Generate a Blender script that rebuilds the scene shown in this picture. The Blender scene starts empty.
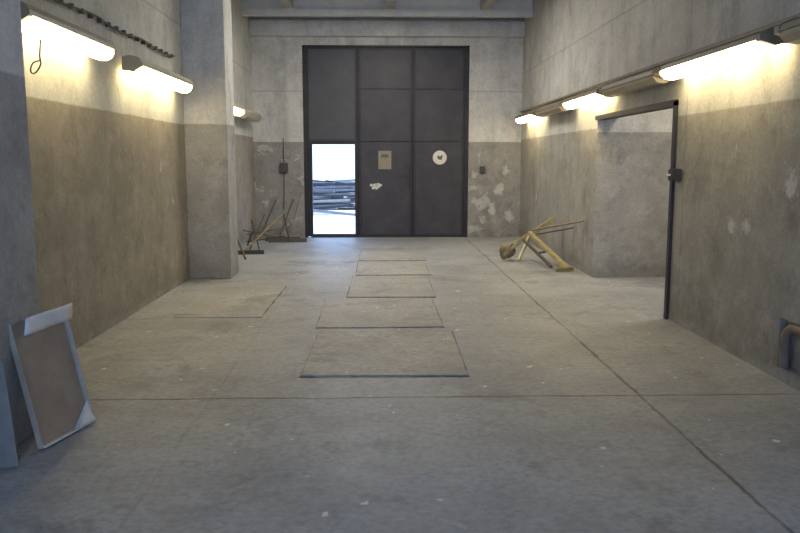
import bpy, bmesh, math, random
from mathutils import Vector, Matrix, Euler
random.seed(7)
S=bpy.context.scene
COL=S.collection
# ------------------------------------------------------------------ node helpers
class NT:
    def __init__(s,name):
        s.m=bpy.data.materials.new(name); s.m.use_nodes=True
        s.t=s.m.node_tree; s.n=s.t.nodes; s.l=s.t.links
        s.b=s.n['Principled BSDF']; s.geo=s.n.new('ShaderNodeNewGeometry')
        s.tc=s.n.new('ShaderNodeTexCoord')
        s.pos=s.geo.outputs['Position']
    def sock(s,inp,v):
        if hasattr(v,'is_linked') or hasattr(v,'links'): s.l.new(v,inp)
        else: inp.default_value=v
    def math(s,op,a,b=0.0,clamp=False):
        n=s.n.new('ShaderNodeMath'); n.operation=op; n.use_clamp=clamp
        s.sock(n.inputs[0],a); s.sock(n.inputs[1],b); return n.outputs[0]
    def noise(s,scale,detail=6,rough=0.6,vec=None,dist=0.0,stretch=None):
        n=s.n.new('ShaderNodeTexNoise'); n.inputs['Scale'].default_value=scale
        n.inputs['Detail'].default_value=detail; n.inputs['Roughness'].default_value=rough
        n.inputs['Distortion'].default_value=dist
        v=vec or s.pos
        if stretch:
            mp=s.n.new('ShaderNodeMapping'); mp.inputs['Scale'].default_value=stretch
            s.l.new(v,mp.inputs[0]); v=mp.outputs[0]
        s.l.new(v,n.inputs['Vector']); return n.outputs[0]
    def ramp(s,v,lo,hi,a=0.0,b=1.0):
        n=s.n.new('ShaderNodeMapRange'); n.clamp=True
        s.l.new(v,n.inputs[0]); n.inputs[1].default_value=lo; n.inputs[2].default_value=hi
        n.inputs[3].default_value=a; n.inputs[4].default_value=b; return n.outputs[0]
    def mix(s,f,a,b,mode='MIX'):
        n=s.n.new('ShaderNodeMix'); n.data_type='RGBA'; n.blend_type=mode
        s.sock(n.inputs[0],f)
        for i,v in ((6,a),(7,b)):
            if isinstance(v,tuple): n.inputs[i].default_value=(*v[:3],1)
            else: s.l.new(v,n.inputs[i])
        return n.outputs[2]
    def sep(s):
        n=s.n.new('ShaderNodeSeparateXYZ'); s.l.new(s.pos,n.inputs[0]); return n.outputs
    def bump(s,h,st=0.3,d=0.02):
        n=s.n.new('ShaderNodeBump'); n.inputs['Strength'].default_value=st; n.inputs['Distance'].default_value=d
        s.l.new(h,n.inputs['Height']); s.l.new(n.outputs[0],s.b.inputs['Normal'])
    def col(s,c): s.sock(s.b.inputs['Base Color'],c)

def wall_mat(name,up,lo,h=2.03,peel=0.66,streak=0.6,joints=(),patches=(),pc=(0.60,0.59,0.56)):
    m=NT(name); x,y,z=m.sep()
    wob=m.noise(2.5,4); zz=m.math('ADD',z,m.math('MULTIPLY',m.math('SUBTRACT',wob,0.5),0.025))
    d=m.ramp(zz,h-0.008,h+0.008)
    c=m.mix(d,lo,up)
    dark=m.mix(d,tuple(v*0.45 for v in lo),tuple(v*0.5 for v in up))
    big=m.noise(0.7,8,0.65)
    c=m.mix(m.ramp(big,0.42,0.68,0.0,0.5),c,dark)
    st=m.noise(2.2,7,0.65,stretch=(1.6,1.6,0.25))
    c=m.mix(m.math('MULTIPLY',m.ramp(st,0.5,0.72,0.0,streak),m.ramp(d,0,1,0.45,1.0)),c,dark)
    mid=m.noise(4,9,0.75)
    c=m.mix(m.ramp(mid,0.48,0.70,0.0,0.5),c,m.mix(d,tuple(v*1.5 for v in lo),tuple(min(1,v*1.2) for v in up)))
    blot=m.noise(2.3,10,0.8)
    c=m.mix(m.ramp(blot,0.5,0.66,0.0,0.65),c,dark)
    pl=m.noise(1.7,9,0.7,dist=0.5)
    c=m.mix(m.ramp(pl,peel,peel+0.02,0.0,0.6),c,pc)
    sm=m.noise(6.5,6,0.7)
    c=m.mix(m.ramp(sm,0.66,0.69,0.0,0.45),c,pc)
    jag=m.math('MULTIPLY',m.math('SUBTRACT',m.noise(7,8,0.8),0.5),0.42)
    for (ax,a0,z0,r) in patches:
        a={'x':x,'y':y}[ax]
        dx=m.math('SUBTRACT',a,a0); dz=m.math('MULTIPLY',m.math('SUBTRACT',z,z0),0.7)
        dd=m.math('ADD',m.math('SQRT',m.math('ADD',m.math('MULTIPLY',dx,dx),m.math('MULTIPLY',dz,dz))),jag)
        c=m.mix(m.ramp(dd,r-0.02,r+0.02,0.75,0.0),c,(0.62,0.61,0.59))
    fine=m.noise(38,4,0.7)
    c=m.mix(m.ramp(fine,0.3,0.7,0.28,0.0),c,(0.08,0.075,0.065))
    zb=m.math('ADD',zz,m.math('MULTIPLY',m.math('SUBTRACT',mid,0.5),0.5))
    c=m.mix(m.ramp(zb,0.0,0.35,0.5,0.0),c,(0.12,0.11,0.09))
    c=m.mix(m.math('MULTIPLY',m.ramp(zb,0.03,0.10,1.0,0.0),m.ramp(blot,0.45,0.55,0.0,0.5)),c,(0.42,0.41,0.38))
    for (ax,p) in joints:
        a={'x':x,'y':y,'z':z}[ax]
        dd=m.math('ABSOLUTE',m.math('SUBTRACT',m.math('ADD',a,m.math('MULTIPLY',m.math('SUBTRACT',wob,0.5),0.04)),p))
        c=m.mix(m.ramp(dd,0.006,0.02,0.3,0.0),c,(0.12,0.115,0.10))
    m.col(c); m.b.inputs['Roughness'].default_value=0.8
    hgt=m.math('ADD',m.math('MULTIPLY',fine,0.3),m.math('MULTIPLY',mid,0.8))
    m.bump(hgt,0.35,0.02)
    return m.m

def simple(name,c,rough=0.6,metal=0.0,var=0.35,scale=8,c2=None,bump=0.15,thr=(0.4,0.7)):
    m=NT(name); n=m.noise(scale,7,0.65,vec=m.tc.outputs['Object'])
    c2v=c2 or tuple(v*0.5 for v in c)
    cc=m.mix(m.ramp(n,thr[0],thr[1],0.0,var if c2 is None else min(1,var*2)),c,c2v)
    m.col(cc); m.b.inputs['Roughness'].default_value=rough; m.b.inputs['Metallic'].default_value=metal
    m.bump(n,bump,0.01); return m.m

def emis(name,c,st):
    m=NT(name); m.col((*c,1)); m.b.inputs['Emission Color'].default_value=(*c,1)
    n=m.noise(2.2,3,vec=m.tc.outputs['Object'])
    m.l.new(m.ramp(n,0.3,0.7,st*0.6,st*1.35),m.b.inputs['Emission Strength']); return m.m

M={}
M['wall_r']=wall_mat('painted_concrete_right',(0.58,0.565,0.52),(0.35,0.33,0.285),joints=(('y',7.5),('z',3.35)),peel=0.68,patches=(('y',6.42,1.07,0.06),('y',6.16,1.08,0.05),('y',5.5,1.42,0.06),('y',14.6,0.9,0.05),('y',12.6,0.5,0.03)))
M['wall_l']=wall_mat('painted_concrete_left',(0.66,0.66,0.60),(0.35,0.31,0.245),h=2.07,joints=(('z',3.35),),peel=0.71,patches=(('y',9.4,1.5,0.03),('y',9.9,1.1,0.03)))
M['wall_f']=wall_mat('painted_concrete_far',(0.70,0.68,0.63),(0.33,0.315,0.295),h=1.98,peel=0.59,joints=(('z',3.0),),patches=(('x',2.5,1.0,0.08),('x',2.35,0.6,0.06),('x',2.7,0.45,0.08),('x',2.62,1.4,0.05),('x',-2.35,0.75,0.04),('x',2.3,2.3,0.05)))
M['pil']=wall_mat('painted_concrete_pilaster',(0.72,0.71,0.67),(0.40,0.39,0.365),h=2.08,peel=0.70,streak=0.4)
M['annex']=wall_mat('painted_concrete_annex',(0.85,0.82,0.76),(0.50,0.475,0.42),h=1.98,peel=0.60,streak=0.5)
M['ceil']=simple('sooty_concrete',(0.46,0.45,0.42),0.9,c2=(0.30,0.29,0.27))
def floor_layers(m,x,y,z,a=(0.355,0.36,0.36),b=(0.215,0.22,0.225)):
    big=m.noise(0.5,9,0.7); c=m.mix(m.ramp(big,0.38,0.64),a,b)
    mid=m.noise(2.2,10,0.75); c=m.mix(m.ramp(mid,0.46,0.66,0,0.6),c,(0.46,0.46,0.45))
    st=m.noise(1.1,10,0.7,dist=0.4); c=m.mix(m.ramp(st,0.53,0.64,0,0.6),c,(0.14,0.14,0.142))
    st2=m.noise(4.4,9,0.75); c=m.mix(m.ramp(st2,0.54,0.66,0,0.5),c,(0.12,0.12,0.122))
    fine=m.noise(22,7,0.75); c=m.mix(m.ramp(fine,0.38,0.55,0.35,0.0),c,(0.10,0.10,0.10))
    c=m.mix(m.ramp(fine,0.6,0.75,0.0,0.35),c,(0.55,0.55,0.54))
    sp=m.noise(9,2,0.5); c=m.mix(m.ramp(sp,0.72,0.735,0,0.8),c,(0.68,0.68,0.66))
    sp2=m.noise(14,2,0.5); c=m.mix(m.ramp(sp2,0.74,0.76,0,0.6),c,(0.06,0.06,0.06))
    scr=m.noise(3.5,10,0.8,dist=2.0); c=m.mix(m.ramp(scr,0.60,0.66,0,0.3),c,(0.54,0.54,0.52))
    return c,mid,fine
def floor_mat():
    m=NT('worn_concrete_floor'); x,y,z=m.sep()
    c,mid,fine=floor_layers(m,x,y,z)
    wob=m.math('MULTIPLY',m.math('SUBTRACT',m.noise(1.3,8,0.7),0.5),0.09)
    brk=m.ramp(m.noise(2.0,5,0.6),0.35,0.6,0.35,1.0)
    def joint(c,a,p,w,f):
        d=m.math('ABSOLUTE',m.math('SUBTRACT',m.math('ADD',a,wob),p))
        return m.mix(m.math('MULTIPLY',m.ramp(d,w*0.5,w*1.6,f,0.0),brk),c,(0.05,0.045,0.042))
    c=joint(c,x,1.78,0.011,0.9)
    c=joint(c,y,5.15,0.012,0.95)
    c=joint(c,y,11.0,0.016,0.35)
    c=joint(c,x,-1.15,0.008,0.18)
    m.col(c); m.l.new(m.ramp(mid,0.3,0.7,0.42,0.62),m.b.inputs['Roughness'])
    m.b.inputs['Specular IOR Level'].default_value=0.4
    m.bump(m.math('ADD',m.math('MULTIPLY',fine,0.35),mid),0.3,0.012); return m.m
M['floor']=floor_mat()
def plate_mat():
    m=NT('worn_board_plate'); x,y,z=m.sep()
    c,mid,fine=floor_layers(m,x,y,z,(0.365,0.355,0.325),(0.25,0.242,0.22))
    m.col(c); m.b.inputs['Roughness'].default_value=0.6; m.bump(mid,0.2,0.01); return m.m
M['plate']=plate_mat()
def rim_mat():
    m=NT('broken_dirty_edge'); n=m.noise(3.6,7,0.75)
    m.col(m.mix(m.ramp(n,0.40,0.56),(0.06,0.055,0.05),(0.27,0.265,0.25))); m.b.inputs['Roughness'].default_value=0.8; return m.m
M['plate_rim']=rim_mat()
M['gate']=simple('dark_painted_steel',(0.046,0.042,0.045),0.5,0.2,scale=2.5,c2=(0.085,0.077,0.077))
M['gate_l']=simple('greyer_painted_steel',(0.072,0.069,0.074),0.5,0.2,scale=2.5,c2=(0.095,0.09,0.095))
M['gate_frame']=simple('dark_steel_frame',(0.028,0.025,0.027),0.5,0.3,scale=6,c2=(0.055,0.048,0.045))
M['housing']=simple('dirty_white_enamel',(0.42,0.38,0.30),0.5,scale=10,c2=(0.22,0.19,0.14))
M['steel']=simple('grey_painted_steel',(0.70,0.69,0.65),0.6,scale=5,c2=(0.54,0.53,0.49))
M['hood']=simple('brown_grey_fixture',(0.21,0.18,0.13),0.55,scale=10,c2=(0.11,0.09,0.065))
M['cap']=simple('yellowed_plastic_cap',(0.42,0.37,0.27),0.5)
M['glass_off']=simple('dusty_unlit_tube',(0.40,0.33,0.23),0.35,scale=6,c2=(0.25,0.19,0.12))
M['litdiff']=emis('lit_diffuser',(1.0,0.80,0.42),15)
M['cable']=simple('black_cable',(0.03,0.028,0.025),0.6)
M['pipe']=simple('dull_brown_pipe',(0.22,0.165,0.115),0.8,0.0,c2=(0.12,0.09,0.065))
M['yellow']=simple('worn_yellow_paint',(0.46,0.38,0.16),0.5,0.1,scale=12,c2=(0.17,0.145,0.085))
M['rust']=simple('rusty_steel',(0.13,0.11,0.085),0.7,0.2,scale=14,c2=(0.065,0.055,0.042))
M['darkmetal']=simple('dark_scrap_steel',(0.08,0.072,0.065),0.6,0.3,scale=10)
M['card']=simple('brown_hardboard',(0.36,0.27,0.185),0.8,scale=4,c2=(0.24,0.18,0.125),thr=(0.35,0.6))
M['sheet']=simple('dull_zinc_sheet',(0.48,0.41,0.32),0.6,0.0,scale=6,c2=(0.32,0.275,0.22))
M['darksheet']=simple('dull_grey_sheet',(0.24,0.21,0.175),0.7,0.0,scale=6,c2=(0.15,0.135,0.115))
M['white']=simple('white_paint',(0.76,0.71,0.63),0.6,scale=5,c2=(0.5,0.47,0.42))
M['paper']=simple('yellowed_paper',(0.30,0.275,0.19),0.8,scale=20,c2=(0.2,0.18,0.12))
M['ink']=simple('faded_dark_ink',(0.13,0.125,0.12),0.7)
M['timber']=simple('weathered_timber',(0.025,0.025,0.026),0.8,scale=6,c2=(0.055,0.053,0.054))
M['timber2']=simple('pale_weathered_timber',(0.20,0.195,0.19),0.8,scale=6,c2=(0.10,0.098,0.095))
M['ground']=simple('pale_yard_ground',(0.55,0.53,0.50),0.9,scale=0.8,c2=(0.38,0.38,0.37))
M['yardwall']=simple('pale_yard_wall',(0.85,0.80,0.70),0.9,scale=0.7,c2=(0.75,0.71,0.64))
M['wood']=simple('old_wood',(0.28,0.22,0.14),0.8,scale=9,c2=(0.15,0.115,0.08))

# ------------------------------------------------------------------ mesh helpers
def finish(bm,name,mat,parent=None,smooth=False,kind=None,label=None,cat=None,group=None):
    bmesh.ops.recalc_face_normals(bm,faces=bm.faces)
    me=bpy.data.meshes.new(name); bm.to_mesh(me); bm.free()
    me.materials.append(mat if not isinstance(mat,str) else M[mat])
    if smooth:
        for p in me.polygons: p.use_smooth=True
        try: me.set_sharp_from_angle(angle=math.radians(40))
        except Exception: pass
    o=bpy.data.objects.new(name,me); COL.objects.link(o)
    meta(o,label,cat,kind,group)
    if parent: o.parent=parent
    return o
def meta(o,label=None,cat=None,kind=None,group=None):
    if kind:o['kind']=kind
    if label:o['label']=label
    if cat:o['category']=cat
    if group:o['group']=group
def empty(name,loc,label,cat,group=None):
    o=bpy.data.objects.new(name,None); o.location=loc; o.empty_display_size=0.1; COL.objects.link(o); meta(o,label,cat,None,group); return o
def bbox(bm,a,b,bev=0.0):
    t=bmesh.new(); bmesh.ops.create_cube(t,size=1)
    sx,sy,sz=[b[i]-a[i] for i in range(3)]
    bmesh.ops.scale(t,vec=(sx,sy,sz),verts=t.verts)
    bmesh.ops.translate(t,vec=[(a[i]+b[i])/2 for i in range(3)],verts=t.verts)
    if bev: bmesh.ops.bevel(t,geom=t.edges[:],offset=bev,segments=2,affect='EDGES')
    me=bpy.data.meshes.new('tmp'); t.to_mesh(me); t.free(); bm.from_mesh(me); bpy.data.meshes.remove(me)
def boxes(name,lst,mat,bev=0.0,**k):
    bm=bmesh.new()
    for a,b in lst: bbox(bm,a,b,bev)
    return finish(bm,name,mat,**k)
def cyl(bm,p0,p1,r,seg=14,r2=None):
    p0=Vector(p0);p1=Vector(p1);d=p1-p0
    t=bmesh.new(); bmesh.ops.create_cone(t,cap_ends=True,segments=seg,radius1=r,radius2=r if r2 is None else r2,depth=d.length)
    q=d.to_track_quat('Z','Y').to_matrix().to_4x4()
    bmesh.ops.transform(t,matrix=Matrix.Translation((p0+p1)/2)@q,verts=t.verts)
    me=bpy.data.meshes.new('tmp'); t.to_mesh(me); t.free(); bm.from_mesh(me); bpy.data.meshes.remove(me)
def cyls(name,lst,mat,seg=14,**k):
    bm=bmesh.new()
    for it in lst: cyl(bm,it[0],it[1],it[2],seg,it[3] if len(it)>3 else None)
    return finish(bm,name,mat,smooth=True,**k)
def beam(bm,p0,p1,w,h,roll=0):
    p0=Vector(p0);p1=Vector(p1);d=p1-p0
    t=bmesh.new(); bmesh.ops.create_cube(t,size=1); bmesh.ops.scale(t,vec=(w,h,d.length),verts=t.verts)
    bmesh.ops.bevel(t,geom=t.edges[:],offset=min(w,h)*0.12,segments=2,affect='EDGES')
    q=d.to_track_quat('Z','Y').to_matrix().to_4x4()@Matrix.Rotation(roll,4,'Z')
    bmesh.ops.transform(t,matrix=Matrix.Translation((p0+p1)/2)@q,verts=t.verts)
    me=bpy.data.meshes.new('tmp'); t.to_mesh(me); t.free(); bm.from_mesh(me); bpy.data.meshes.remove(me)
def beams(name,lst,mat,**k):
    bm=bmesh.new()
    for it in lst: beam(bm,*it)
    return finish(bm,name,mat,**k)
def path(name,pts,r,mat,**k):
    cu=bpy.data.curves.new('c','CURVE'); cu.dimensions='3D'; cu.bevel_depth=r; cu.bevel_resolution=3; cu.resolution_u=8; cu.use_fill_caps=True
    sp=cu.splines.new('BEZIER'); sp.bezier_points.add(len(pts)-1)
    for b,p in zip(sp.bezier_points,pts): b.co=p; b.handle_left_type=b.handle_right_type='AUTO'
    o=bpy.data.objects.new('c',cu); COL.objects.link(o); bpy.context.view_layer.update()
    me=bpy.data.meshes.new_from_object(o.evaluated_get(bpy.context.evaluated_depsgraph_get()))
    bpy.data.objects.remove(o); bm=bmesh.new(); bm.from_mesh(me); bpy.data.meshes.remove(me)
    return finish(bm,name,mat,smooth=True,**k)
def extrude(name,prof,y0,y1,mat,**k):
    bm=bmesh.new(); a=[bm.verts.new((x,y0,z)) for x,z in prof]; b=[bm.verts.new((x,y1,z)) for x,z in prof]
    n=len(prof)
    for i in range(n): bm.faces.new((a[i],a[(i+1)%n],b[(i+1)%n],b[i]))
    bm.faces.new(a); bm.faces.new(b[::-1])
    return finish(bm,name,mat,**k)

# ------------------------------------------------------------------ room shell
H=4.75; XL=-2.6; XR=2.93; YB=16.3; Y0=-3.0
st='structure'
boxes('floor',[((-3.0,Y0,-0.2),(7.0,YB+0.35,0.0))],'floor',kind=st,label='worn grey concrete garage floor with cracked joints')
boxes('ceiling',[((-3.0,Y0,H),(7.0,YB+0.3,H+0.2))],'ceil',kind=st,label='dark sooty concrete ceiling')
boxes('wall_left',[((XL-0.3,Y0,0),(XL,YB+0.3,H))],'wall_l',kind=st,label='concrete wall with brown painted dado')
DY0,DY1,DH=7.72,10.6,2.18
RY0,RY1,RZ0,RZ1=4.3,5.54,0.10,0.46      # shallow recess holding the pipe
boxes('wall_right',[((XR,RY1,0),(XR+0.28,DY0,H)),((XR,RY0,RZ1),(XR+0.28,RY1,H)),((XR,RY0,0),(XR+0.28,RY1,RZ0)),((XR+0.06,RY0,RZ0),(XR+0.28,RY1,RZ1)),((XR,Y0,0),(XR+0.28,RY0,H)),
   ((XR,DY0,DH),(XR+0.28,DY1,H)),((XR,DY1,0),(XR+0.28,YB+0.3,H))],'wall_r',kind=st,label='stained concrete wall with grey-brown dado and doorway')
GX0,GX1,GZ=-1.57,1.84,3.92
boxes('wall_far',[((XL,YB,0),(GX0,YB+0.3,H)),((GX1,YB,0),(XR,YB+0.3,H)),((GX0,YB,GZ),(GX1,YB+0.3,H))],'wall_f',kind=st,label='peeling concrete wall around the steel gate')
boxes('trim_1',[((XL,3.6,0),(-2.04,4.66,H))],'pil',bev=0.012,kind=st,label='concrete pilaster beside the leaning tray')
boxes('trim_2',[((XL,10.6,0),(-2.04,11.2,H))],'pil',bev=0.012,kind=st,label='pale concrete pilaster on the wall')
boxes('trim_3',[((XL,YB-0.16,4.08),(XR,YB,4.38))],'pil',bev=0.01,kind=st,label='concrete lintel beam above the gate')
boxes('wall_rear',[((XL,Y0,3.9),(XR,Y0+0.3,H))],'wall_f',kind=st,label='lintel over the open rear gateway')
# annex
boxes('wall_annex_far',[((XR+0.28,DY1,0),(6.8,DY1+0.2,H))],'annex',kind=st,label='pale wall inside the side room')
boxes('wall_annex_side',[((6.6,5.0,0),(6.8,DY1,H))],'annex',kind=st)
boxes('wall_annex_near',[((XR+0.28,4.8,0),(6.8,5.0,H))],'annex',kind=st)
boxes('trim_10',[((XR+0.001,DY1-0.012,0),(XR+0.30,DY1-0.0005,DH))],'annex',kind=st,label='pale bare plaster door reveal')
# doorway steel frame
boxes('trim_4',[((XR-0.03,DY0,0),(XR+0.08,DY0+0.06,DH)),((XR-0.03,DY0,DH-0.045),(XR+0.10,DY1,DH+0.015))],'gate_frame',kind=st,label='dark steel angle frame around the doorway')
# ceiling joists
for i,x in enumerate((-1.72,0.2,2.02)):
    boxes('trim_%d'%(5+i),[((x-0.09,11.5,H-0.3),(x+0.09,YB,H))],'ceil',kind=st,label='ceiling joist')
boxes('trim_8',[((XL,15.35,H-0.42),(XR,15.5,H-0.30)),((XL,15.40,H-0.30),(XR,15.45,H))],'steel',kind=st,label='pale steel cross beam under ceiling')

# ------------------------------------------------------------------ gate leaves
def leaf(name,x0,x1,label,hole=None):
    y=YB+0.10
    bm=bmesh.new()
    if hole:
        hx0,hx1,hz0,hz1=hole
        for a,b in [((x0,y,0.02),(hx0,y+0.04,GZ-0.02)),((hx1,y,0.02),(x1,y+0.04,GZ-0.02)),((hx0,y,hz1),(hx1,y+0.04,GZ-0.02)),((hx0,y,0.0),(hx1,y+0.04,hz0))]: bbox(bm,a,b)
    else: bbox(bm,(x0,y,0.02),(x1,y+0.04,GZ-0.02))
    o=finish(bm,name,'gate_l' if hole else 'gate',kind=st,label=label)
    w=0.05
    for q in [((x0,y-0.04,0.02),(x0+w,y,GZ-0.02)),((x1-w,y-0.04,0.02),(x1,y,GZ-0.02))]: boxes('frame_stile',[q],'gate_frame',bev=0.004,parent=o)
    zs=[0.02,2.0,3.06,GZ-0.07]
    if hole: zs=[2.0,GZ-0.07]
    for z in zs: boxes('frame_rail',[((x0+w,y-0.03,z),(x1-w,y,z+0.035))],'gate_frame' if z>3.5 or z<0.1 else 'gate',bev=0.004,parent=o)
    return o
d1=leaf('door_1',GX0+0.06,-0.452,'dark steel gate leaf with open wicket door',hole=(-1.40,-0.52,0.06,1.93))
d2=leaf('door_2',-0.44,0.678,'dark steel gate leaf with yellow notice')
d3=leaf('door_3',0.69,GX1-0.06,'dark steel gate leaf with white round sign')
y=YB+0.1
boxes('overlap_strip',[((-0.50,y+0.041,0.0),(-0.40,y+0.055,GZ-0.02))],'gate_frame',parent=d2)
boxes('overlap_strip',[((0.64,y+0.041,0.0),(0.74,y+0.055,GZ-0.02))],'gate_frame',parent=d3)
boxes('wicket_frame',[((-1.45,y-0.05,0.0),(-1.40,y+0.05,1.98)),((-0.52,y-0.05,0.0),(-0.48,y+0.04,1.98)),((-1.40,y-0.05,1.93),(-0.52,y+0.05,1.98)),((-1.40,y-0.05,0.0),(-0.52,y+0.05,0.07))],'gate_frame',bev=0.004,parent=d1)
cyls('latch',[((0.60,y-0.07,1.05),(0.60,y-0.07,1.5),0.014),((0.60,y-0.05,1.28),(0.52,y-0.11,1.28),0.012)],'darkmetal',parent=d2)
boxes('bolt_plate',[((0.75,y-0.015,0.95),(0.82,y-0.001,1.15))],'darkmetal',bev=0.004,parent=d3)
for zz in (0.6,3.1): cyls('hinge',[((GX1-0.07,y-0.06,zz),(GX1-0.07,y-0.06,zz+0.2),0.03)],'gate_frame',parent=d3)
boxes('trim_9',[((GX0,YB+0.02,0),(GX0+0.06,YB+0.18,GZ)),((GX1-0.06,YB+0.02,0),(GX1,YB+0.18,GZ)),((GX0,YB+0.02,GZ-0.03),(GX1,YB+0.18,GZ+0.0)),((-0.48,YB+0.06,0),(GX1,YB+0.18,0.03))],'gate_frame',kind=st,label='steel gate frame')
# signs (on leaf face)
n=boxes('notice_sheet',[((-0.03,y-0.006,1.42),(0.24,y-0.001,1.80))],'paper',label='yellowed paper notice stuck on the steel gate',cat='notice')
boxes('printed_block',[((0.03,y-0.008,1.66),(0.18,y-0.006,1.73))],'ink',parent=n)
bm=bmesh.new(); cyl(bm,(1.25,y-0.012,1.66),(1.25,y-0.001,1.66),0.145,32)
n=finish(bm,'round_sign',M['white'],label='white round sign with dark worn mark on gate',cat='sign')
bm=bmesh.new(); R=math.pi/2
def poly(bm,pts,yy,t=0.003):
    a=[bm.verts.new((px,yy,pz)) for px,pz in pts]; b=[bm.verts.new((px,yy-t,pz)) for px,pz in pts]
    for i in range(len(pts)): bm.faces.new((a[i],a[(i+1)%len(pts)],b[(i+1)%len(pts)],b[i]))
    bm.faces.new(b); bm.faces.new(a[::-1])
poly(bm,[(1.195,1.68),(1.22,1.71),(1.255,1.68),(1.29,1.72),(1.31,1.70),(1.30,1.65),(1.285,1.61),(1.26,1.615),(1.22,1.62),(1.205,1.65)],y-0.0125)
finish(bm,'sign_mark',M['ink'],parent=n)
bm=bmesh.new()
for (dx,dz,r) in [(0,0,0.055),(0.06,0.01,0.055),(-0.08,0.02,0.03),(0.03,-0.05,0.025),(-0.04,-0.04,0.03),(0.12,0.02,0.025)]:
    cyl(bm,(-0.10+dx,y-0.004,1.07+dz),(-0.10+dx,y-0.001,1.07+dz),r,18)
finish(bm,'paint_splash',M['white'],label='white paint splash on dark steel gate',cat='paint stain')

# ------------------------------------------------------------------ light fixtures
def fixture(side,y0,y1,z,lit,label,style,group):
    xw = XL if side<0 else XR
    s = 1 if side<0 else -1      # away from wall
    o=empty('wall_lamp',(xw,(y0+y1)/2,z),label,'lamp',group)
    k=1.15
    def P(pts): return [(s*(0.05+(a-0.05)*k),b*k) for a,b in pts]
    L=(y1-y0)/2
    for yy in (-L*0.6,L*0.6):
        a=(s*0.001,yy-0.02,-0.02); b=(s*0.07,yy+0.02,0.02)
        boxes('bracket',[((min(a[0],b[0]),a[1],a[2]),(max(a[0],b[0]),b[1],b[2]))],'cap',parent=o)
    if style=='diffuser':
        extrude('housing',P([(0.055,0.075),(0.12,0.09),(0.20,0.07),(0.225,0.03),(0.227,0.005),(0.06,-0.02)]),-L-0.02,L+0.02,'housing',parent=o)
        extrude('diffuser',P([(0.06,-0.021),(0.218,0.003),(0.218,-0.03),(0.20,-0.06),(0.165,-0.078),(0.11,-0.078),(0.07,-0.06)]),-L+0.02,L-0.02,'litdiff' if lit else 'glass_off',parent=o)
        cp=[(0.055,0.075),(0.12,0.09),(0.20,0.07),(0.228,0.0),(0.15,-0.05),(0.055,-0.035)]
    else:
        extrude('housing',P([(0.05,0.065),(0.14,0.065),(0.22,0.025),(0.232,-0.012),(0.15,0.02),(0.05,0.0)]),-L,L,'hood',parent=o)
        extrude('diffuser',P([(0.055,-0.002),(0.15,0.018),(0.222,-0.012),(0.22,-0.04),(0.18,-0.078),(0.11,-0.085),(0.065,-0.06)]),-L+0.02,L-0.02,'litdiff' if lit else 'glass_off',parent=o)
        cp=[(0.05,0.07),(0.14,0.07),(0.233,0.02),(0.233,-0.02),(0.13,-0.05),(0.055,-0.03)]
    for yy in (-L,L):
        extrude('end_cap',P(cp),yy-0.03,yy+0.03,'cap' if style=='diffuser' else 'hood',parent=o)
    return o
LG='wall lamps along the brown-painted wall'
fixture(-1,5.5,7.2,2.57,True,'lit fluorescent wall lamp with long yellowish diffuser','diffuser',LG)
fixture(-1,8.0,10.1,2.53,True,'lit fluorescent wall lamp with long yellowish diffuser','diffuser',LG)
fixture(-1,12.9,13.9,2.46,True,'short lit wall lamp behind the pilaster','diffuser',LG)
fixture(-1,14.2,15.8,2.44,False,'unlit dusty fluorescent wall lamp behind the pilaster','diffuser',LG)
RG='fluorescent lamps on the cable channel'
fixture(1,3.7,5.35,2.47,False,'unlit brown-hooded fluorescent lamp near doorway','hood',RG)
fixture(1,5.6,7.6,2.46,True,'lit brown-hooded fluorescent lamp near doorway','hood',RG)
fixture(1,7.75,9.6,2.45,False,'unlit brown-hooded fluorescent lamp above doorway','hood',RG)
fixture(1,9.75,11.6,2.44,True,'lit brown-hooded fluorescent lamp beyond doorway','hood',RG)
fixture(1,11.8,13.6,2.43,False,'unlit brown-hooded fluorescent lamp beyond doorway','hood',RG)
fixture(1,13.9,15.6,2.42,True,'lit brown-hooded fluorescent lamp near the gate','hood',RG)
boxes('cable_channel',[((XR-0.05,2.0,2.57),(XR-0.002,16.2,2.60))],'hood',label='narrow brown metal cable channel along the wall',cat='cable channel')
# left cable
pts=[(XL+0.03,4.7+i*0.45,2.88-0.02*math.sin(i*1.9)) for i in range(13)]
c=path('wall_cable',pts,0.010,'rust',label='dark cable bundle clipped along the wall',cat='cable')
for i in range(24):
    yy=4.8+i*0.225; boxes('cable_clip',[((XL+0.001,yy-0.015,2.86),(XL+0.045,yy+0.015,2.90))],'rust',parent=c)
path('hanging_wire',[(XL+0.16,5.85,2.46),(XL+0.14,5.87,2.36),(XL+0.10,5.95,2.28),(XL+0.07,5.90,2.23),(XL+0.09,5.84,2.28),(XL+0.12,5.93,2.33)],0.006,'cable',label='thin looped wire dangling from wall lamp',cat='wire')
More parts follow.
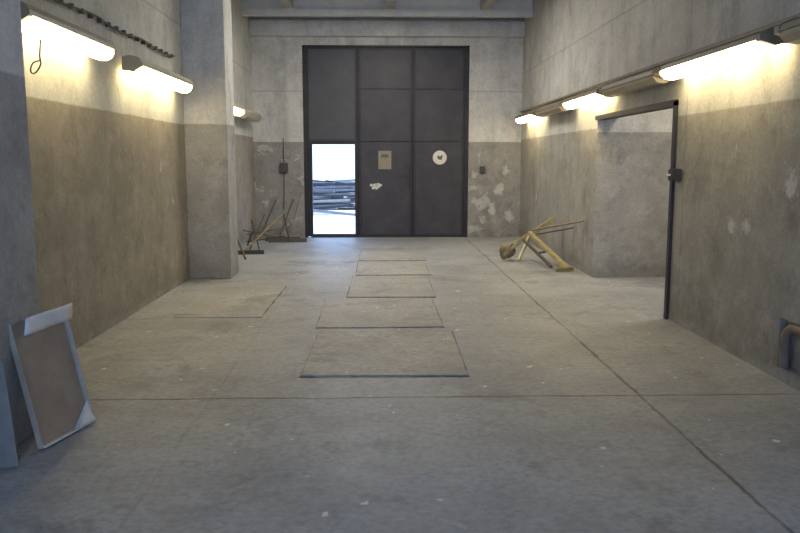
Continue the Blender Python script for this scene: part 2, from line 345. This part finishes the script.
# ------------------------------------------------------------------ switch box & pipes
sb=boxes('switch_box',[((XR-0.09,DY0-0.18,1.40),(XR-0.001,DY0-0.04,1.52))],'cable',bev=0.01,label='black switch box beside the doorway frame',cat='switch box')
boxes('lever',[((XR-0.12,DY0-0.12,1.45),(XR-0.09,DY0-0.08,1.47))],'white',bev=0.004,parent=sb)
px=XR+0.012
path('wall_pipe',[(px,5.48,RZ0+0.002),(px,5.48,0.22),(px,5.47,0.33),(px,5.40,0.40),(px,5.25,0.415),(px,4.8,0.415),(px,RY0+0.01,0.415)],0.035,'pipe',label='dull brown pipe bending down inside wall recess',cat='pipe')
s2=boxes('socket_box',[((-2.06,YB-0.06,1.35),(-1.90,YB,1.55))],'darkmetal',bev=0.01,label='dark electrical box on the peeling wall',cat='electrical box')
path('conduit',[(-1.98,YB-0.02,1.35),(-1.98,YB-0.02,1.0),(-2.0,YB-0.02,0.6)],0.009,'rust',parent=s2)
path('conduit',[(-1.98,YB-0.02,1.55),(-1.98,YB-0.02,1.8),(-1.98,YB-0.02,2.05)],0.009,'rust',parent=s2)
boxes('switch_box',[((2.08,YB-0.07,1.35),(2.18,YB,1.48))],'darkmetal',bev=0.01,label='small dark switch box beside the gate',cat='switch box')

# ------------------------------------------------------------------ floor plates
from mathutils import noise as mn
def plate(x0,x1,y0,y1,rz,h=0.010,label='worn grey-brown inspection pit cover board',sides='nfwe',seed=0):
    w=(x1-x0)/2;l=(y1-y0)/2
    # slightly irregular outline
    def edge(p,q,n=14):
        out=[]
        for i in range(n):
            t=i/n; v=Vector(p).lerp(Vector(q),t); dv=(Vector(q)-Vector(p)).normalized()
            k=0.012*mn.noise(Vector((v.x*3+seed*7,v.y*3,seed*1.3))) if i else 0
            out.append((v.x-dv.y*k,v.y+dv.x*k))
        return out
    C=[(-w,-l),(w,-l),(w,l),(-w,l)]
    pts=[]
    for i in range(4): pts+=edge(C[i],C[(i+1)%4])
    bm=bmesh.new(); a=[bm.verts.new((px_,py_,0)) for px_,py_ in pts]; b=[bm.verts.new((px_,py_,h)) for px_,py_ in pts]
    n=len(pts)
    for i in range(n): bm.faces.new((a[i],a[(i+1)%n],b[(i+1)%n],b[i]))
    bm.faces.new(b); bm.faces.new(a[::-1])
    o=finish(bm,'floor_plate',M['plate'],label=label,cat='cover plate',group='pit covers on the floor'); o.location=((x0+x1)/2,(y0+y1)/2,0.0); o.rotation_euler=(0,0,rz)
    r=0.016; L=[]
    if 'n' in sides: L.append(((-w-r,-l-r,0),(w+r,-l+0.012,0.004)))
    if 'f' in sides: L.append(((-w-r,l-0.012,0),(w+r,l+r,0.004)))
    if 'w' in sides: L.append(((-w-r*.8,-l,0),(-w+0.012,l,0.004)))
    if 'e' in sides: L.append(((w-0.012,-l,0),(w+r*.8,l,0.004)))
    boxes('rim',L,'plate_rim',parent=o)
    return o
plate(-0.58,0.66,5.66,7.2,-0.012,0.014,sides='nwe',seed=1)
plate(-0.62,0.60,7.38,8.9,0.01,seed=2)
plate(-0.38,0.65,9.06,10.72,-0.01,seed=3)
plate(-0.34,0.70,10.85,12.3,0.006,sides='nwe',seed=4)
plate(-0.34,0.74,12.42,13.8,0.0,sides='w',seed=5)
plate(-2.1,-1.22,7.9,9.9,-0.01,0.008,label='thin floor cover sheet lying near the wall',sides='e',seed=6)

# ------------------------------------------------------------------ leaning tray
B0=Vector((-1.90,4.22,0.005)); u=(Vector((-1.79,4.68,0.005))-B0).normalized(); W=0.49
up=Vector((-0.165,0.02,0.72)); up=(up-u*up.dot(u)).normalized(); nrm=u.cross(up).normalized()
Ht=0.72
Mt=Matrix((( u.x,up.x,nrm.x,B0.x),(u.y,up.y,nrm.y,B0.y),(u.z,up.z,nrm.z,B0.z),(0,0,0,1)))
tray=boxes('leaning_tray',[((0.006,0.008,-0.008),(W-0.006,Ht-0.01,0.0))],'card',label='shallow metal-edged tray with brown hardboard base, leaning on pilaster',cat='tray')
tray.matrix_world=Mt
def part(name,lst,mat,label=None):
    o=boxes(name,lst,mat,bev=0.0015,parent=tray)
    if label:o['label']=label
    return o
part('side_rim',[((0,0,-0.01),(0.006,Ht,0.025)),((0.006,0,-0.0005),(0.018,Ht,0.003))],'sheet')
part('side_rim',[((W-0.006,0,-0.01),(W,Ht,0.025)),((W-0.018,0,-0.0005),(W-0.006,Ht,0.003))],'sheet')
part('bottom_lip',[((0.006,0,-0.01),(W-0.006,0.008,0.035))],'white','white bottom lip')
bm=bmesh.new(); poly2=[(W-0.17,0.012),(W-0.008,0.012),(W-0.02,0.06),(W-0.008,0.13)]
a=[bm.verts.new((p,q,0.004)) for p,q in poly2]; b=[bm.verts.new((p,q,0.012+0.03*(0.14-q)/0.14)) for p,q in poly2]
for i in range(4): bm.faces.new((a[i],a[(i+1)%4],b[(i+1)%4],b[i]))
bm.faces.new(b); bm.faces.new(a[::-1])
f=finish(bm,'corner_flap',M['white'],parent=tray); f['label']='loose pale corner flap'
bm=bmesh.new(); nx,ny=9,5; G=[]
for j in range(ny):
    row=[]
    for i in range(nx):
        fx=i/(nx-1); fy=j/(ny-1)
        row.append(bm.verts.new((0.07+fx*(W-0.06)+0.01*fy,fy*0.10+0.012*fx,0.004*math.sin(fx*7+fy*3)+0.01*fy)))
    G.append(row)
for j in range(ny-1):
    for i in range(nx-1): bm.faces.new((G[j][i],G[j][i+1],G[j+1][i+1],G[j+1][i]))
f=finish(bm,'top_flap',M['white'],parent=tray,smooth=True); f['label']='white bent folded flap'
md=f.modifiers.new('s','SOLIDIFY'); md.thickness=0.004
f.matrix_local=Matrix.Translation((0.0,Ht-0.09,0.035))@Matrix.Rotation(math.radians(12),4,'X')
sh=bmesh.new(); beam(sh,(-1.985,3.98,0.0),(-2.03,3.98,0.58),0.16,0.01,math.radians(90)); finish(sh,'metal_sheet',M['darksheet'],label='narrow dull grey sheet leaning on pilaster behind tray',cat='metal sheet')

# ------------------------------------------------------------------ yellow stand
def grp(o,loc):
    def f(name,fn,lst,mat):
        r=fn(name,lst,mat,parent=o); r.matrix_parent_inverse=Matrix.Translation((-loc[0],-loc[1],-loc[2])); return r
    return f
L0=(2.4,12,0)
o=empty('tool_stand',L0,'low dirty yellow metal stand tipped over, with rod arms','metal stand'); W2=grp(o,L0)
W2('main_arm',beams,[((2.08,12.5,0.20),(2.80,12.4,0.68),0.10,0.07)],'yellow')
W2('leg',beams,[((2.38,12.35,0.46),(2.74,11.2,0.03),0.08,0.05)],'yellow')
W2('leg',beams,[((2.30,12.4,0.34),(2.55,11.45,0.03),0.045,0.035)],'rust')
W2('leg',beams,[((2.40,12.4,0.42),(2.18,12.15,0.03),0.04,0.035)],'yellow')
W2('foot',beams,[((2.55,11.16,0.03),(2.82,11.22,0.03),0.06,0.06)],'yellow')
W2('brace',beams,[((2.44,11.85,0.19),(2.57,11.82,0.22),0.04,0.03)],'rust')
W2('rod',cyls,[((2.40,12.3,0.50),(2.89,11.0,0.75),0.016)],'wood')
W2('rod',cyls,[((2.50,12.3,0.44),(2.90,11.6,0.60),0.012)],'rust')
bm=bmesh.new(); bmesh.ops.create_icosphere(bm,subdivisions=3,radius=1.0)
for v in bm.verts:
    d=1+0.35*mn.noise(v.co*1.7+Vector((3,1,2))); v.co=Vector((2.05+v.co.x*0.12*d,12.46+v.co.y*0.12*d,0.165+v.co.z*0.14*d))
h=finish(bm,'head',M['wood'],parent=o,smooth=True); h.matrix_parent_inverse=Matrix.Translation((-2.4,-12,0))
W2('head_clamp',beams,[((1.98,12.36,0.10),(2.20,12.38,0.28),0.05,0.04)],'yellow')

# ------------------------------------------------------------------ scrap left back
L0=(-2.1,13.8,0)
o=empty('scrap_frame',L0,'low tangled frame of thin rusty crossed bars','metal frame'); W3=grp(o,L0)
W3('bar',beams,[((-2.38,13.5,0.02),(-1.82,14.9,0.62),0.03,0.022)],'wood')
W3('bar',beams,[((-2.40,14.1,0.28),(-1.70,14.6,0.36),0.025,0.02)],'rust')
W3('bar',beams,[((-2.45,14.0,0.36),(-1.85,14.7,0.14),0.025,0.02)],'rust')
W3('bar',beams,[((-2.3,13.7,0.03),(-2.15,14.6,0.60),0.022,0.02)],'darkmetal')
W3('bar',beams,[((-2.1,13.6,0.03),(-2.40,14.6,0.50),0.022,0.02)],'darkmetal')
W3('bar',beams,[((-2.45,14.3,0.12),(-1.75,14.4,0.22),0.03,0.02)],'darkmetal')
W3('leg',beams,[((-1.84,14.9,0.62),(-1.76,15.2,0.02),0.025,0.022)],'rust')
W3('leg',beams,[((-2.35,14.3,0.30),(-2.48,14.6,0.02),0.025,0.022)],'rust')
for (a,b,r,m,l) in [((-1.86,15.95,0.02),(-1.62,16.27,0.95),0.013,'wood','thin wooden rod leaning against the wall'),
    ((-2.05,15.85,0.02),(-1.80,16.27,0.80),0.015,'rust','thin rusty rod leaning against the wall'),
    ((-2.30,12.3,0.02),(-2.56,12.9,1.0),0.018,'wood','wooden stick leaning against the wall'),
    ((-2.46,15.95,0.02),(-2.15,16.27,0.8),0.013,'rust','thin brown rod leaning against the wall'),
    ((-2.18,12.6,0.02),(-2.57,13.2,0.7),0.018,'rust','rusty rod leaning against the wall'),
    ((-2.10,11.5,0.02),(-2.57,11.55,0.75),0.018,'wood','wooden stick leaning against the wall')]:
    cyls('metal_rod' if m=='rust' else 'wooden_stick',[(a,b,r)],m,label=l,cat='rod' if m=='rust' else 'stick')
for (x0,y0,x1,y1,w,m,l) in [(-2.2,15.35,-1.45,15.40,0.12,'rust','brown plank lying by the wall'),(-2.3,15.6,-1.6,15.66,0.12,'darkmetal','dark plank lying by the wall'),(-2.5,13.35,-2.0,13.42,0.10,'darkmetal','dark short plank on the floor')]:
    bm=bmesh.new(); beam(bm,(x0,y0,0.02),(x1,y1,0.02),w,0.04,R); finish(bm,'scrap_plank',M[m],label=l,cat='plank',group='planks on the floor')

# ------------------------------------------------------------------ yard outside
boxes('ground',[((-30,YB+0.35,-0.22),(30,70,-0.02))],'ground',kind=st,label='pale sunlit yard ground')
boxes('wall_yard',[((-20,45,0),(20,45.3,6))],'yardwall',kind=st,label='pale distant yard wall')
for i in range(56):
    lay=i//11; q=i%11
    ang=random.uniform(-0.5,0.35); Ln=random.uniform(1.4,3.6)/2; cx=-1.85+random.uniform(-1.0,1.0); cy=22.8+q*0.5+lay*0.3; z=0.07+lay*0.16+q*0.012
    tilt=random.uniform(-.14,.14); w_=random.uniform(0.05,0.09)
    bm=bmesh.new(); beam(bm,(cx-Ln*math.cos(ang),cy-Ln*math.sin(ang),max(0.04,z-tilt)),(cx+Ln*math.cos(ang),cy+Ln*math.sin(ang),max(0.04,z+tilt)),w_,w_)
    finish(bm,'timber_beam',M['timber2' if i%2==0 else 'timber'],label='grey weathered timber beam stacked in the yard' if i%2==0 else 'dark weathered timber beam stacked in the yard',cat='timber beam',group='timber pile in the yard')

# ------------------------------------------------------------------ light
w=bpy.data.worlds.new('World'); S.world=w; w.use_nodes=True
bg=w.node_tree.nodes['Background']; bg.inputs[0].default_value=(0.33,0.54,1.0,1); bg.inputs[1].default_value=4.7
sun=bpy.data.lights.new('sun','SUN'); sun.energy=9.0; sun.angle=0.02; so=bpy.data.objects.new('sun',sun); COL.objects.link(so)
so.rotation_euler=Vector((0.75,0.02,0.66)).to_track_quat('Z','Y').to_euler()
def area(name,loc,sx,sy,p,c):
    l=bpy.data.lights.new(name,'AREA'); l.shape='RECTANGLE'; l.size=sx; l.size_y=sy; l.energy=p; l.color=c
    o=bpy.data.objects.new(name,l); o.location=loc; COL.objects.link(o); return o
for yy,p in ((9.5,25),(12.8,165)): area('overhead_fill',(0.15,yy,4.4),1.5,2.0,p,(1.0,0.95,0.86))  # added fill lights, out of view, lifting the middle and far room
area('annex_fill',(4.8,8.8,4.5),1.2,1.2,95,(1.0,0.92,0.80))  # unseen fill added to brighten the side room
S.view_settings.view_transform='Standard'; S.view_settings.exposure=0.0

# ------------------------------------------------------------------ camera
cam=bpy.data.cameras.new('cam'); co=bpy.data.objects.new('cam',cam); COL.objects.link(co)
cam.sensor_width=36; cam.lens=780/800*36; cam.clip_end=300
co.location=(0,0,1.6)
co.rotation_euler=(math.radians(90-7.74),0,math.radians(-1.47))
S.camera=co
